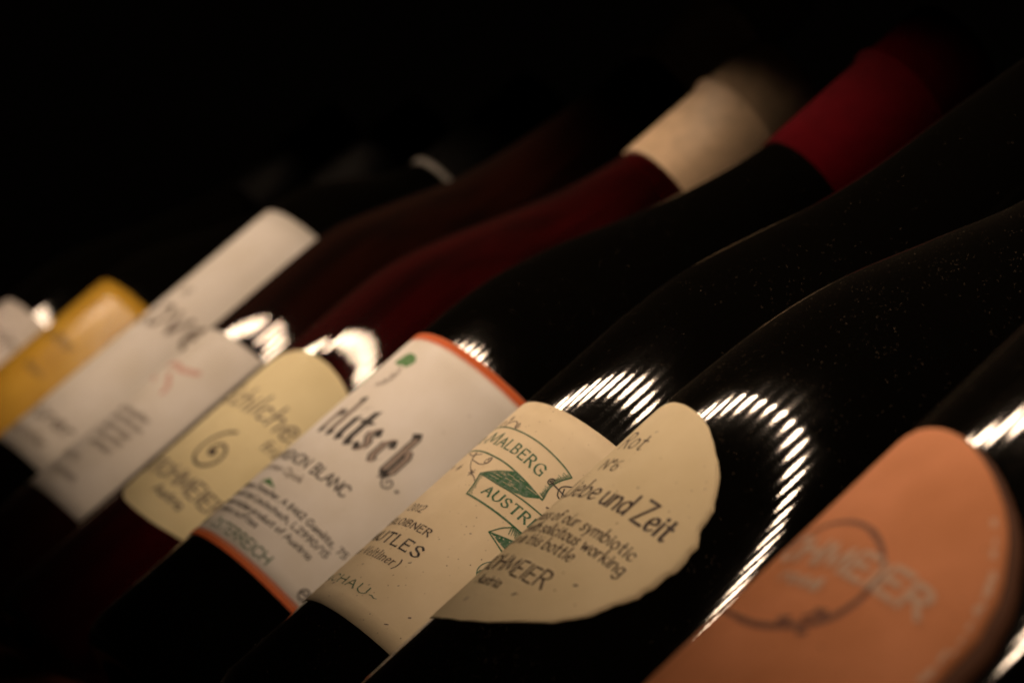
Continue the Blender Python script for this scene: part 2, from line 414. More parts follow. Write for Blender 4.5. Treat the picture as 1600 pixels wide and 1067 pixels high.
class Bottle:
    def __init__(self, label, x, z, r, shoulder, cap, glass, name='wine_bottle', cap_label=None):
        """shoulder: (y, radius) from the end of the straight body to the lip of the capsule; cap: (y0, y1, radius, material, ring_y)"""
        m = Matrix(((1, 0, 0, x * MM), (0, 0, 1, BASE * MM), (0, -1, 0, z * MM), (0, 0, 0, 1)))
        self.root = empty(name, RACK @ m)
        tag(self.root, label, 'wine bottle', 'wine bottles lying in a row on the rack')
        self.r = r
        # profile heights above the base
        prof = [(2, 16), (10, 15), (18, 11), (24, 5), (28, 0.8), (r - 7, 0.0), (r - 3, 0.8), (r - 1, 3.0), (r, 7.0)]
        ys = shoulder[0][0] - BASE
        k = 5
        for i in range(1, k + 1):
            prof.append((r, 7 + (ys - 7) * i / k))
        sh = catmull([(rr, yy - BASE) for yy, rr in shoulder], 3.0)
        prof += sh[1:]
        y0, y1, rc, cm_, ring = cap
        top = y1 - BASE
        prof += [(rc - 1.0, y0 - BASE + 3), (rc - 1.2, top - 2.0), (rc - 2.5, top - 0.8)]
        lathe('glass', prof, M[glass], self.root)
        cp = []
        ri = rc - 0.4
        cp += [(rc - 0.9, y0 - BASE + 0.3), (rc, y0 - BASE), (rc + 0.05, y0 - BASE + 1)]
        if ring:
            for t, w in ((-1.6, 0), (-1.1, 0.7), (-0.5, 1.1), (0, 1.2), (0.5, 1.1), (1.0, 0.6), (1.5, 0)):
                cp.append((rc + w, ring - BASE + t))
        cp += [(rc, top - 3), (rc - 0.1, top - 1), (rc - 0.9, top), (rc - 3.5, top + 0.3), (2, top + 0.3)]
        self.cap = lathe('capsule', cp, M[cm_], self.root, 72)
        if cap_label: self.cap['label'] = cap_label
        self.paper_lift = 0.18
        self.idx = 0
    # a sheet given by, for each height, its left and right ends
    def sheet(self, rows, mat, name='label', label=None, lift=None, parent=None, cols=40):
        lift = self.paper_lift if lift is None else lift
        v, f = [], []
        for (vv, ul, ur) in rows:
            for j in range(cols + 1):
                v.append(on_bottle(ul + (ur - ul) * j / cols, vv, self.r, lift))
        n = cols + 1
        R = len(rows)
        for i in range(R - 1):
            for j in range(cols):
                f.append((i * n + j, i * n + j + 1, (i + 1) * n + j + 1, (i + 1) * n + j))
        # paper thickness: a skirt down to the glass
        loop = [(0, j) for j in range(n)] + [(i, n - 1) for i in range(1, R)] + [(R - 1, j) for j in range(n - 2, -1, -1)] + [(i, 0) for i in range(R - 2, 0, -1)]
        b0 = len(v)
        for (i, j) in loop:
            vv, ul, ur = rows[i]
            v.append(on_bottle(ul + (ur - ul) * j / cols, vv, self.r, lift - 0.17))
        for k, (i, j) in enumerate(loop):
            k2 = (k + 1) % len(loop)
            i2, j2 = loop[k2]
            f.append((i2 * n + j2, i * n + j, b0 + k, b0 + k2))
        ob = new_mesh_object(name, v, f, M[mat], parent or self.root)
        if label: ob['label'] = label
        self.label = ob
        return ob
    def rect(self, u0, u1, v0, v1, mat, **kw):
        k = 14
        return self.sheet([(v0 + (v1 - v0) * i / k, u0, u1) for i in range(k + 1)], mat, **kw)
    def ribbons(self, name, strokes, mat, width, nib=None, label=None, lift=None, parent=None, serif=False):
        """strokes: lists of (u,v). nib: None for a round pen, (angle, thin/thick) for a broad one"""
        lift = (self.paper_lift + 0.05) if lift is None else lift
        V, F = [], []
        for s in strokes:
            w0 = width
            if isinstance(s, tuple) and len(s) == 2 and not isinstance(s[1], (tuple, list)):
                s, w0 = s[0], s[1]
            s = [p for i, p in enumerate(s) if i == 0 or math.dist(p, s[i - 1]) > 1e-6]
            if len(s) < 2: continue
            pts = resample(s, max(0.35, w0))
            n = len(pts)
            b0 = len(V)
            self.idx = (self.idx + 1) % 12
            lf = lift + 0.003 * self.idx
            for i, p in enumerate(pts):
                a = pts[max(0, i - 1)]; c = pts[min(n - 1, i + 1)]
                dx, dy = c[0] - a[0], c[1] - a[1]
                L = math.hypot(dx, dy) or 1e-9
                dx, dy = dx / L, dy / L
                if nib and nib[0] == 'pen':
                    hx, hy = math.cos(nib[1]) * w0 / 2, math.sin(nib[1]) * w0 / 2
                    hx += -dy * w0 * 0.07; hy += dx * w0 * 0.07
                    if (dx * hy - dy * hx) < 0: hx, hy = -hx, -hy
                else:
                    w = w0
                    if nib:
                        w = w0 * (nib[1] + (1 - nib[1]) * abs(dx * math.sin(nib[0]) - dy * math.cos(nib[0])))
                    hx, hy = -dy * w / 2, dx * w / 2
                if i == 0: p = (p[0] - dx * w0 * 0.3, p[1] - dy * w0 * 0.3)
                if i == n - 1: p = (p[0] + dx * w0 * 0.3, p[1] + dy * w0 * 0.3)
                V.append(on_bottle(p[0] + hx, p[1] + hy, self.r, lf))
                V.append(on_bottle(p[0] - hx, p[1] - hy, self.r, lf))
            for i in range(n - 1):
                F.append((b0 + 2 * i, b0 + 2 * i + 1, b0 + 2 * i + 3, b0 + 2 * i + 2))
        ob = new_mesh_object(name, V, F, M[mat], parent or self.label, False)
        if label: ob['label'] = label
        return ob
    def fill(self, name, poly, mat, step=0.25, gaps=0.0, seed=1, lift=None, label=None, parent=None):
        """closed outline filled with upright slips so that it follows the glass; gaps leaves engraver's whites"""
        rnd = random.Random(seed)
        lift = (self.paper_lift + 0.045) if lift is None else lift
        us = [p[0] for p in poly]
        V, F = [], []
        u = min(us)
        while u < max(us):
            uc = u + step / 2
            hits = []
            for i in range(len(poly)):
                a, b = poly[i], poly[(i + 1) % len(poly)]
                if (a[0] <= uc < b[0]) or (b[0] <= uc < a[0]):
                    hits.append(a[1] + (b[1] - a[1]) * (uc - a[0]) / (b[0] - a[0]))
            hits.sort()
            for lo, hi in zip(hits[::2], hits[1::2]):
                segs = [(lo, hi)]
                if gaps and rnd.random() < gaps and hi - lo > 0.5:
                    c = lo + (hi - lo) * rnd.random(); g = 0.05 + 0.10 * rnd.random()
                    segs = [(lo, max(lo, c - g)), (min(hi, c + g), hi)]
                for l2, h2 in segs:
                    if h2 - l2 < 0.02: continue
                    b0 = len(V)
                    V += [on_bottle(u, l2, self.r, lift), on_bottle(u + step, l2, self.r, lift), on_bottle(u + step, h2, self.r, lift), on_bottle(u, h2, self.r, lift)]
                    F.append((b0, b0 + 1, b0 + 2, b0 + 3))
            u += step
        ob = new_mesh_object(name, V, F, M[mat], parent or self.label, False)
        if label: ob['label'] = label
        return ob
    def text(self, s, u0, u1, v, h, mat, width, style='hand', slant=0.0, weight=None, name='lettering', parent=None, lift=None, waver=0.0):
        strokes = layout(s, u0, u1, v, h, slant, style, waver)
        nib = None
        if style == 'serif': nib = (math.radians(18), 0.30)
        if style == 'pen': nib = (math.radians(35), 0.45)
        return self.ribbons(name, strokes, mat, width, nib, parent=parent, lift=lift)

# ------------------------------------------------------------------ a stroke alphabet, cap height 1
O_ = [(.38, 1), (.12, .87), (0, .5), (.12, .13), (.38, 0), (.64, .13), (.76, .5), (.64, .87)]
def oo(cx, cy, rx, ry):
    return [(cx + rx * math.cos(t * math.pi / 4 + 1.57), cy + ry * math.sin(t * math.pi / 4 + 1.57)) for t in range(9)]
G = {
 'A': (.76, ['l', (0, 0), (.38, 1), (.76, 0)], ['l', (.14, .36), (.62, .36)]),
 'B': (.6, ['l', (0, 0), (0, 1)], ['c', (0, 1), (.36, .96), (.47, .76), (.34, .56), (0, .53)], ['c', (0, .53), (.4, .5), (.57, .27), (.4, .03), (0, 0)]),
 'C': (.72, ['c', (.7, .8), (.44, 1), (.13, .86), (0, .5), (.13, .14), (.44, 0), (.72, .2)]),
 'D': (.72, ['l', (0, 0), (0, 1)], ['c', (0, 1), (.45, .93), (.7, .5), (.45, .07), (0, 0)]),
 'E': (.56, ['l', (.55, 1), (0, 1), (0, 0), (.56, 0)], ['l', (0, .52), (.44, .52)]),
 'F': (.54, ['l', (.54, 1), (0, 1), (0, 0)], ['l', (0, .52), (.44, .52)]),
 'G': (.78, ['c', (.72, .82), (.46, 1), (.13, .86), (0, .5), (.13, .14), (.46, 0), (.74, .14)], ['l', (.74, .1), (.74, .44), (.46, .44)]),
 'H': (.7, ['l', (0, 0), (0, 1)], ['l', (.7, 0), (.7, 1)], ['l', (0, .52), (.7, .52)]),
 'I': (.08, ['l', (.04, 0), (.04, 1)]),
 'K': (.64, ['l', (0, 0), (0, 1)], ['l', (.6, 1), (0, .45)], ['l', (.2, .6), (.64, 0)]),
 'L': (.54, ['l', (0, 1), (0, 0), (.54, 0)]),
 'M': (.9, ['l', (0, 0), (.1, 1), (.45, .1), (.8, 1), (.9, 0)]),
 'N': (.7, ['l', (0, 0), (0, 1), (.7, 0), (.7, 1)]),
 'O': (.76, ['c'] + O_ + [O_[0]]),
 'P': (.56, ['l', (0, 0), (0, 1)], ['c', (0, 1), (.4, .97), (.55, .74), (.4, .5), (0, .48)]),
 'Q': (.76, ['c'] + O_ + [O_[0]], ['l', (.45, .25), (.78, -.1)]),
 'R': (.62, ['l', (0, 0), (0, 1)], ['c', (0, 1), (.38, .97), (.52, .76), (.38, .54), (0, .5)], ['l', (.26, .5), (.62, 0)]),
 'S': (.55, ['c', (.5, .84), (.28, 1), (.05, .82), (.12, .6), (.42, .44), (.53, .22), (.28, 0), (0, .17)]),
 'T': (.66, ['l', (0, 1), (.66, 1)], ['l', (.33, 1), (.33, 0)]),
 'U': (.68, ['c', (0, 1), (0, .6), (.02, .25), (.34, 0), (.66, .25), (.68, .6), (.68, 1)]),
 'V': (.72, ['l', (0, 1), (.36, 0), (.72, 1)]),
 'W': (1.0, ['l', (0, 1), (.25, 0), (.5, .9), (.75, 0), (1, 1)]),
 'X': (.66, ['l', (0, 1), (.66, 0)], ['l', (.66, 1), (0, 0)]),
 'Y': (.66, ['l', (0, 1), (.33, .5), (.66, 1)], ['l', (.33, .5), (.33, 0)]),
 'Z': (.66, ['l', (.02, 1), (.64, 1), (0, 0), (.66, 0)]),
 'Ö': (.76, ['c'] + O_ + [O_[0]], ['l', (.22, 1.2), (.24, 1.12)], ['l', (.52, 1.2), (.54, 1.12)]),
 'a': (.46, ['c', (.42, .5), (.25, .6), (.05, .48), (0, .26), (.1, .03), (.28, .04), (.42, .22)], ['l', (.43, .58), (.43, .06), (.48, 0)]),
 'ä': (.46, ['c', (.42, .5), (.25, .6), (.05, .48), (0, .26), (.1, .03), (.28, .04), (.42, .22)], ['l', (.43, .58), (.43, .06), (.48, 0)], ['l', (.1, .8), (.12, .74)], ['l', (.32, .8), (.34, .74)]),
 'b': (.46, ['l', (0, 1), (0, .02)], ['c', (0, .38), (.2, .6), (.42, .46), (.45, .26), (.32, .03), (.14, .01), (0, .12)]),
 'c': (.4, ['c', (.38, .48), (.22, .6), (.04, .46), (0, .27), (.08, .06), (.24, 0), (.4, .12)]),
 'd': (.46, ['c', (.44, .46), (.26, .6), (.05, .47), (0, .26), (.1, .03), (.28, .04), (.44, .24)], ['l', (.45, 1), (.45, 0)]),
 'e': (.42, ['c', (.02, .3), (.4, .36), (.36, .54), (.2, .6), (.04, .46), (0, .26), (.08, .05), (.24, 0), (.42, .12)]),
 'é': (.42, ['c', (.02, .3), (.4, .36), (.36, .54), (.2, .6), (.04, .46), (0, .26), (.08, .05), (.24, 0), (.42, .12)], ['l', (.18, .7), (.34, .86)]),
 'f': (.32, ['c', (.36, .92), (.25, 1), (.14, .86), (.13, .5), (.13, 0)], ['l', (0, .58), (.3, .58)]),
 'g': (.46, ['c', (.42, .48), (.25, .6), (.05, .47), (0, .28), (.1, .06), (.28, .06), (.42, .24)], ['c', (.43, .58), (.43, .1), (.42, -.2), (.22, -.36), (.02, -.24)]),
 'h': (.44, ['l', (0, 1), (0, 0)], ['c', (0, .36), (.18, .58), (.36, .55), (.42, .36), (.42, 0)]),
 'i': (.08, ['l', (.04, .58), (.04, 0)], ['l', (.04, .8), (.06, .74)]),
 'k': (.42, ['l', (0, 1), (0, 0)], ['l', (.36, .58), (0, .24)], ['l', (.14, .36), (.42, 0)]),
 'l': (.08, ['l', (.04, 1), (.04, 0)]),
 'm': (.7, ['l', (0, .58), (0, 0)], ['c', (0, .36), (.14, .58), (.28, .55), (.34, .38), (.34, 0)], ['c', (.34, .36), (.48, .58), (.62, .55), (.68, .38), (.68, 0)]),
 'n': (.44, ['l', (0, .58), (0, 0)], ['c', (0, .36), (.18, .58), (.36, .55), (.42, .36), (.42, 0)]),
 'o': (.46, ['c'] + oo(.23, .3, .23, .3)),
 'p': (.46, ['l', (0, .58), (0, -.36)], ['c', (0, .38), (.2, .6), (.42, .46), (.45, .26), (.32, .03), (.14, .01), (0, .12)]),
 'q': (.46, ['c', (.42, .48), (.25, .6), (.05, .47), (0, .28), (.1, .06), (.28, .06), (.42, .24)], ['l', (.43, .58), (.43, -.36)]),
 'r': (.3, ['l', (0, .58), (0, 0)], ['c', (0, .36), (.12, .55), (.3, .56)]),
 's': (.34, ['c', (.31, .5), (.18, .6), (.03, .48), (.1, .35), (.26, .26), (.32, .12), (.16, 0), (0, .1)]),
 't': (.32, ['c', (.14, .86), (.14, .4), (.15, .08), (.24, 0), (.33, .06)], ['l', (0, .58), (.32, .58)]),
 'u': (.44, ['c', (0, .58), (0, .25), (.06, .04), (.22, 0), (.36, .1), (.42, .3)], ['l', (.42, .58), (.43, 0)]),
 'ü': (.44, ['c', (0, .58), (0, .25), (.06, .04), (.22, 0), (.36, .1), (.42, .3)], ['l', (.42, .58), (.43, 0)], ['l', (.1, .8), (.12, .74)], ['l', (.32, .8), (.34, .74)]),
 'v': (.42, ['l', (0, .58), (.21, 0), (.42, .58)]),
 'w': (.66, ['l', (0, .58), (.17, 0), (.33, .5), (.49, 0), (.66, .58)]),
 'x': (.4, ['l', (0, .58), (.4, 0)], ['l', (.4, .58), (0, 0)]),
 'y': (.42, ['l', (0, .58), (.22, .02)], ['l', (.43, .58), (.1, -.36)]),
 'z': (.4, ['l', (0, .58), (.38, .58), (0, 0), (.4, 0)]),
 '0': (.5, ['c'] + oo(.25, .5, .25, .5)), '1': (.2, ['l', (0, .8), (.14, 1), (.14, 0)]),
 '2': (.5, ['c', (.02, .76), (.1, .95), (.28, 1), (.46, .84), (.42, .58), (.2, .28), (0, 0)], ['l', (0, 0), (.5, 0)]),
 '3': (.5, ['c', (.03, .9), (.25, 1), (.44, .82), (.36, .58), (.16, .53)], ['c', (.16, .53), (.4, .48), (.48, .25), (.28, 0), (0, .1)]),
 '4': (.52, ['l', (.38, 0), (.38, 1), (0, .3), (.52, .3)]),
 '5': (.5, ['l', (.46, 1), (.08, 1), (.05, .56)], ['c', (.05, .56), (.28, .62), (.48, .34), (.3, .02), (0, .08)]),
 '6': (.5, ['c', (.42, .98), (.14, .78), (0, .36), (.1, .06), (.3, .01), (.46, .2), (.42, .46), (.22, .54), (.03, .34)]),
 '7': (.48, ['l', (0, 1), (.48, 1), (.14, 0)]),
 '8': (.5, ['c', (.25, 1), (.06, .86), (.12, .6), (.38, .44), (.48, .2), (.25, 0), (.02, .2), (.12, .44), (.38, .6), (.44, .86), (.25, 1)]),
 '9': (.5, ['c', (.47, .62), (.28, .46), (.06, .56), (.06, .84), (.24, 1), (.44, .86), (.46, .5), (.34, .16), (.1, 0)]),
 '°': (.28, ['c'] + oo(.14, .82, .13, .15)), '.': (.08, ['l', (.03, .06), (.05, 0)]), ',': (.1, ['l', (.06, .06), (.01, -.14)]),
 '-': (.34, ['l', (0, .34), (.34, .34)]), '~': (.5, ['c', (0, .36), (.14, .44), (.34, .32), (.5, .42)]),
 '(': (.2, ['c', (.2, 1.05), (.02, .7), (.02, .2), (.2, -.2)]), ')': (.2, ['c', (0, 1.05), (.18, .7), (.18, .2), (0, -.2)]),
 '/': (.4, ['l', (0, -.05), (.4, 1.05)]), '%': (.5, ['l', (0, 0), (.5, 1)]),
}
def layout(s, u0, u1, v, h, slant=0.0, style='hand', waver=0.0):
    rnd = random.Random(sum(ord(c) for c in s) + int(h * 100))
    gap = 0.2 if style != 'serif' else 0.3
    pos, x = [], 0.0
    for c in s:
        if c == ' ':
            x += 0.34; continue
        pos.append((c, x)); x += G[c][0] + gap
    total = max(x - gap, 0.01)
    k = (u1 - u0) / total
    out = []
    for c, x in pos:
        jy = rnd.uniform(-1, 1) * waver * h
        js = 1 + rnd.uniform(-1, 1) * waver
        for st in G[c][1:]:
            kind, pts = st[0], [tuple(p) for p in st[1:]]
            if kind == 'c': pts = catmull(pts, 0.08)
            mapped = [(u0 + (x + px) * k + slant * py * h, v + jy + py * h * js) for px, py in pts]
            out.append(mapped)
        if style == 'serif' and c.isalpha():
            seen = set()
            for st in G[c][1:]:
                if st[0] != 'l': continue
                P = st[1:]
                for a, b in ((P[0], P[1]), (P[-1], P[-2])):
                    if abs(a[1] - b[1]) > 0.4 and (a[1] in (0, 1, .58)) and (round(a[0], 2), a[1]) not in seen:
                        seen.add((round(a[0], 2), a[1]))
                        ux, vy = u0 + (x + a[0]) * k + slant * a[1] * h, v + a[1] * h
                        out.append(([(ux - .13 * h, vy), (ux + .13 * h, vy)], 0.075 * h))
                    elif abs(a[0] - b[0]) > 0.25 and abs(a[1] - b[1]) < 0.05:
                        ux, vy = u0 + (x + a[0]) * k + slant * a[1] * h, v + a[1] * h
                        dd = -0.14 if a[1] > .8 else (0.14 if a[1] < .2 else 0.09)
                        out.append(([(ux, vy), (ux, vy + dd * h)], 0.09 * h))
    return out

def super_rows(cu, cv, hw, hh, power, n=34, seed=1, jag=0.0, bite=0.0):
    """outline of a torn, rounded paper: half-widths from a superellipse, with a wandering edge"""
    rnd = random.Random(seed)
    ph = [rnd.uniform(0, 6.28) for _ in range(8)]
    def wob(t):
        return jag * (math.sin(5 * t + ph[0]) + 0.7 * math.sin(9 * t + ph[1]) + 0.6 * math.sin(16 * t + ph[2]) + 0.35 * math.sin(31 * t + ph[3]))
    rows = []
    for i in range(n + 1):
        t = -math.pi / 2 + math.pi * i / n
        s = math.sin(t)
        yy = math.copysign(abs(s) ** (2 / power), s)
        w = max(0.0, 1 - abs(yy) ** power) ** (1 / power)
        dl, dr = wob(t * 1.3 + 10), wob(t * 1.3)
        e = 1.0
        rows.append((cv + hh * yy, cu - hw * w - dl * e * (0.3 + w), cu + hw * w + dr * e * (0.3 + w)))
    return rows

def rows_from_outline(pts, mirror_u, seed=3, jag=0.35):
    """pts: the right-hand outline from top to bottom; the left side is the same torn shape turned over"""
    rnd = random.Random(seed)
    rows = []
    pts = resample(pts, 0.25)
    p = sorted(pts, key=lambda q: q[1])
    ph = [rnd.uniform(0, 6) for _ in range(3)]
    last = None
    for u, v in p:
        if last is not None and v - last < 0.12: continue
        last = v
        w = u - mirror_u
        ul = mirror_u - w * 1.02 - jag * (math.sin(v * .5 + ph[0]) + math.sin(v * 1.1 + ph[1]))
        u2 = u + 0.20 * math.sin(v * 0.83 + ph[2]) * math.sin(v * 0.31 + 1) + 0.10 * math.sin(v * 1.9 + ph[0]) * math.sin(v * 0.57) if 1 < w else u
        rows.append((v, min(ul, u - 0.5), u2))
    return rows

# ------------------------------------------------------------------ bottle with the salmon round label (nearest)
b = Bottle('black bottle with round salmon pink label, nearest, at lower right of the row', 106.45, 6.3, 38.62,
           [(84, 38.62), (100, 37.6), (120, 33.5), (142, 26), (165, 19.5), (190, 16.2)], (205, 262, 15.6, 'dark_foil', 236), 'dusty_glass')
b.sheet(super_rows(-0.6, 14.6, 38.4, 32.6, 2.05, seed=5, jag=0.16), 'brown_rim', name='backing', label='dark brown rim round the salmon label')
b.sheet(super_rows(-3, 15.2, 37.8, 32.2, 2.05, seed=5, jag=0.16), 'salmon_paper', lift=.24)
lab = b.label
ring = [(-24, 16), (-19, 11.5), (-12, 8.4), (-4.3, 6.6), (4.5, 5.8), (10.9, 7.6), (15.0, 10.8), (16.7, 14.6), (16.8, 19.0), (15.5, 22.3), (11.0, 25.6), (5.6, 26.9), (-0.7, 26.2), (-5.5, 24.2), (-10, 21.6)]
rp = catmull(ring, 0.8)
b.ribbons('ring_drawing', [([q for q in rp], 0.85)] + [([(a[0] + .4, a[1] - .5) for a in rp[30:75]], 0.5)], 'ring_ink', 0.8, lift=.30)
b.ribbons('blot', [([(8.6, 7.7), (10.0, 8.4)], 1.3), ([(13, 11.2), (14.4, 11.6)], 1.4), ([(13.4, 7.2), (14.4, 7.6)], 1.0), ([(12, 9.6), (13, 10.4)], .8), ([(20, -6), (22, -5.4)], 1.6)], 'ring_ink', 1.0, lift=.35)
b.text('OHMEIER', -6.8, 26.0, 18.2, 4.6, 'silver_ink', 1.0, slant=0.0, waver=0.04, lift=.40)
b.text('rosé', 0.2, 9.6, 14.0, 2.6, 'silver_ink', 0.65, slant=0.0, waver=0.05, lift=.40)
er = super_rows(-3, 15.2, 36.3, 30.9, 2.05, seed=5, jag=0.16)
rnd = random.Random(4)
edge = []
pts = [(r_[2], r_[0]) for r_ in er if -12 < r_[0] < 38]
for i in range(len(pts) - 1):
    for q in range(3):
        if rnd.random() < 0.62:
            k = q / 3 + rnd.random() * .2
            e0 = (pts[i][0] + (pts[i + 1][0] - pts[i][0]) * k - rnd.random() * .7, pts[i][1] + (pts[i + 1][1] - pts[i][1]) * k)
            e1 = (e0[0] + (pts[i + 1][0] - pts[i][0]) * .3, e0[1] + (pts[i + 1][1] - pts[i][1]) * .3)
            edge.append(([e0, e1], 0.25 + rnd.random() * 0.8))
b.ribbons('worn_edge', edge, 'worn_edge', 0.8, lift=.30)

# ------------------------------------------------------------------ bottle with the torn cream label, sharpest
b = Bottle('dusty black bottle with torn roundish cream label lettered by hand', 0.0, 3.61, 38.2,
           [(60, 38.2), (80, 36.8), (97, 33.6), (117, 27.0), (137, 20.6), (165, 16.2), (185, 15.2)], (198, 255, 15.2, 'dark_foil', 228), 'dusty_glass')
out = [(-3.0, 54.8), (3.8, 54.1), (10.7, 52.9), (14.6, 51.4), (17.9, 49.4), (22.0, 46.7), (24.1, 45.0), (26.3, 42.6), (28.9, 38.9), (29.5, 36.5), (30.0, 34.1), (31.7, 32.0), (32.3, 29.1), (32.5, 25.6), (31.8, 23.7),
       (31.6, 21.1), (31.2, 18.2), (29.2, 14.3), (27.0, 9.9), (25.2, 7.7), (23.2, 5.4), (18.2, 2.1), (12.4, -1.0), (6.0, -3.1), (-1.5, -3.9)]
b.sheet(rows_from_outline(out, -3.2), 'cream_paper', cols=44)
t = b.text
t('Rot', -5.0, 4.4, 41.9, 4.3, 'brown_ink', 0.46, 'pen', waver=0.03)
t('N°6', -3.2, 3.6, 35.9, 2.9, 'brown_ink', 0.34, 'pen', waver=0.03)
t('Liebe', -7.8, 6.4, 28.8, 4.5, 'brown_ink', 0.6, 'pen', waver=0.02)
t('und', 8.6, 16.0, 28.8, 4.8, 'brown_ink', 0.68, 'pen', waver=0.02)
t('Zeit', 18.2, 26.3, 28.7, 5.0, 'brown_ink', 0.76, 'pen', waver=0.02)
t('tenderness of our symbiotic', -18, 25.0, 22.4, 2.75, 'brown_ink', 0.38, 'pen', waver=0.012)
t('and shared with solicitous working', -23, 25.6, 19.2, 2.75, 'brown_ink', 0.38, 'pen', waver=0.012)
t('bees is in this bottle', -15, 15.6, 16.0, 2.75, 'brown_ink', 0.38, 'pen', waver=0.012)
t('STROHMEIER', -15.5, 15.8, 9.0, 3.6, 'brown_ink', 0.5, 'pen', waver=0.05)
t('Austria', -3.4, 6.4, 5.4, 2.3, 'brown_ink', 0.4, 'pen', waver=0.02)
b.ribbons('stain', [([(11.6, 5.6), (12.2, 6.2)], 0.35), ([(6.5, 24.3), (6.7, 25.0)], 0.21), ([(0.5, 1.0), (1.0, 1.8)], 0.35), ([(20.5, 13.1), (21.0, 13.4)], 0.42), ([(3.5, 46.5), (4.0, 46.9)], 0.21), ([(13.5, 34.5), (13.7, 34.8)], 0.21)], 'fade_ink', .4)

# ------------------------------------------------------------------ bottle with the green banner label
b = Bottle('black bottle with flecked cream label printed with a green ribbon banner', -104.37, -5.43, 37.29,
           [(94, 37.29), (112, 35.8), (128, 32.2), (146, 27.4), (164, 24.2), (190, 21.8), (212, 19.4), (235, 16.6)], (245, 300, 15.8, 'dark_foil', 274), 'black_glass')
b.rect(-30, 62, 0, 64.5, 'pulp_paper', cols=64)
S = 16  # the middle of the printed design
top = [(-24, 53.6), (-17, 55.0), (-9.7, 56.0), (-0.2, 56.0), (6.2, 55.8), (11.5, 55.6), (16.3, 55.3), (21.2, 54.7), (25.9, 53.9), (28.6, 53.1)]
bot = [(-24, 45.8), (-17, 47.2), (-9.7, 48.2), (1.1, 48.1), (7.5, 47.8), (12.9, 47.5), (18.1, 46.9), (22.8, 46.2), (26.6, 45.5), (27.8, 45.4)]
tail = [(28.6, 53.1), (27.3, 50.9), (26.8, 48.5), (27.4, 46.4), (27.8, 45.4)]
strokes = [(catmull(top, .6), .34), (catmull(bot, .6), .38), (catmull(tail, .4), .32)]
strokes += [(catmull([(9.5, 42.9), (13.4, 45.1), (17.5, 46.9)], .4), .28), (catmull([(9.5, 42.7), (16.2, 42.5), (21.2, 42.7), (26.5, 42.8), (34, 42.6), (48, 41.6)], .6), .32)]
strokes += [(catmull([(9.4, 42.9), (10.8, 40.2), (11.8, 37.3)], .4), .32), (catmull([(11.8, 37.2), (17.7, 37.2), (23.4, 37.2), (28.0, 37.1), (34, 36.9), (48, 36)], .6), .44)]
strokes += [(catmull([(24.7, 32.9), (26.2, 35.3), (28.1, 37.0)], .4), .3), ([(24.7, 32.9), (27.4, 32.2), (30.3, 31.4), (36, 30.6)], .3), ([(25.0, 33.0), (30.2, 34.6), (34, 35.4)], .26)]
strokes += [(catmull([(30.6, 24.0), (29.6, 25.1), (29.4, 26.6), (30.4, 28.3), (33, 29.6)], .3), .24)]
b.ribbons('banner_outline', strokes, 'green_ink', .32, label='green outline of a twisted ribbon banner')
b.fill('banner_fold', [(9.9, 42.9), (13.4, 44.9), (17.5, 46.8), (20.2, 46.6), (22.8, 46.1), (27.3, 45.4), (24.5, 43.6), (21.2, 42.9), (16.6, 42.7)], 'green_ink', .16, gaps=0, seed=2)
b.fill('banner_fold', [(25.3, 33.0), (30.2, 34.6), (33.4, 34.4), (30.2, 32.2), (28.0, 32.5)], 'green_ink', .2, gaps=.4, seed=3)
b.fill('banner_fold', [(30.0, 24.4), (29.9, 25.4), (31.0, 26.6), (32.2, 26.4)], 'green_ink', .2, seed=4)
rnd = random.Random(8)
hatch = []
for i in range(34):
    a = i / 33
    u_, v_ = 27.9 - 1.1 * math.sin(a * 3.1) + .3 * (1 - a), 52.9 - 7.0 * a
    hatch.append(([(u_, v_), (u_ - (.7 + 1.3 * rnd.random()) * (.6 + .6 * abs(a - .5)), v_ + .15)], .13))
for i in range(26):
    a = i / 25
    hatch.append(([(27.6 + a * 4.5, 36.8), (28.3 + a * 4.5, 35.0 + rnd.random() * 1.0)], .12))
for i in range(16):
    a = i / 15
    hatch.append(([(9.9 + a * 1.9, 42.4 - a * 4.6), (10.8 + a * 1.9 + rnd.random() * .6, 42.3 - a * 4.6)], .1))
b.ribbons('shading', hatch, 'green_ink', .13)
wl = []
for i in range(15):
    u_ = 12.5 + rnd.random() * 10.5
    v_ = 43.3 + (46.2 - 43.3) * rnd.random() * min(1, (u_ - 10) / 6)
    wl.append(([(u_, v_), (u_ + 1.2 + rnd.random() * 2.2, v_ + .05)], .08))
b.ribbons('engraved_line', wl, 'pulp_paper', .09, lift=.30)
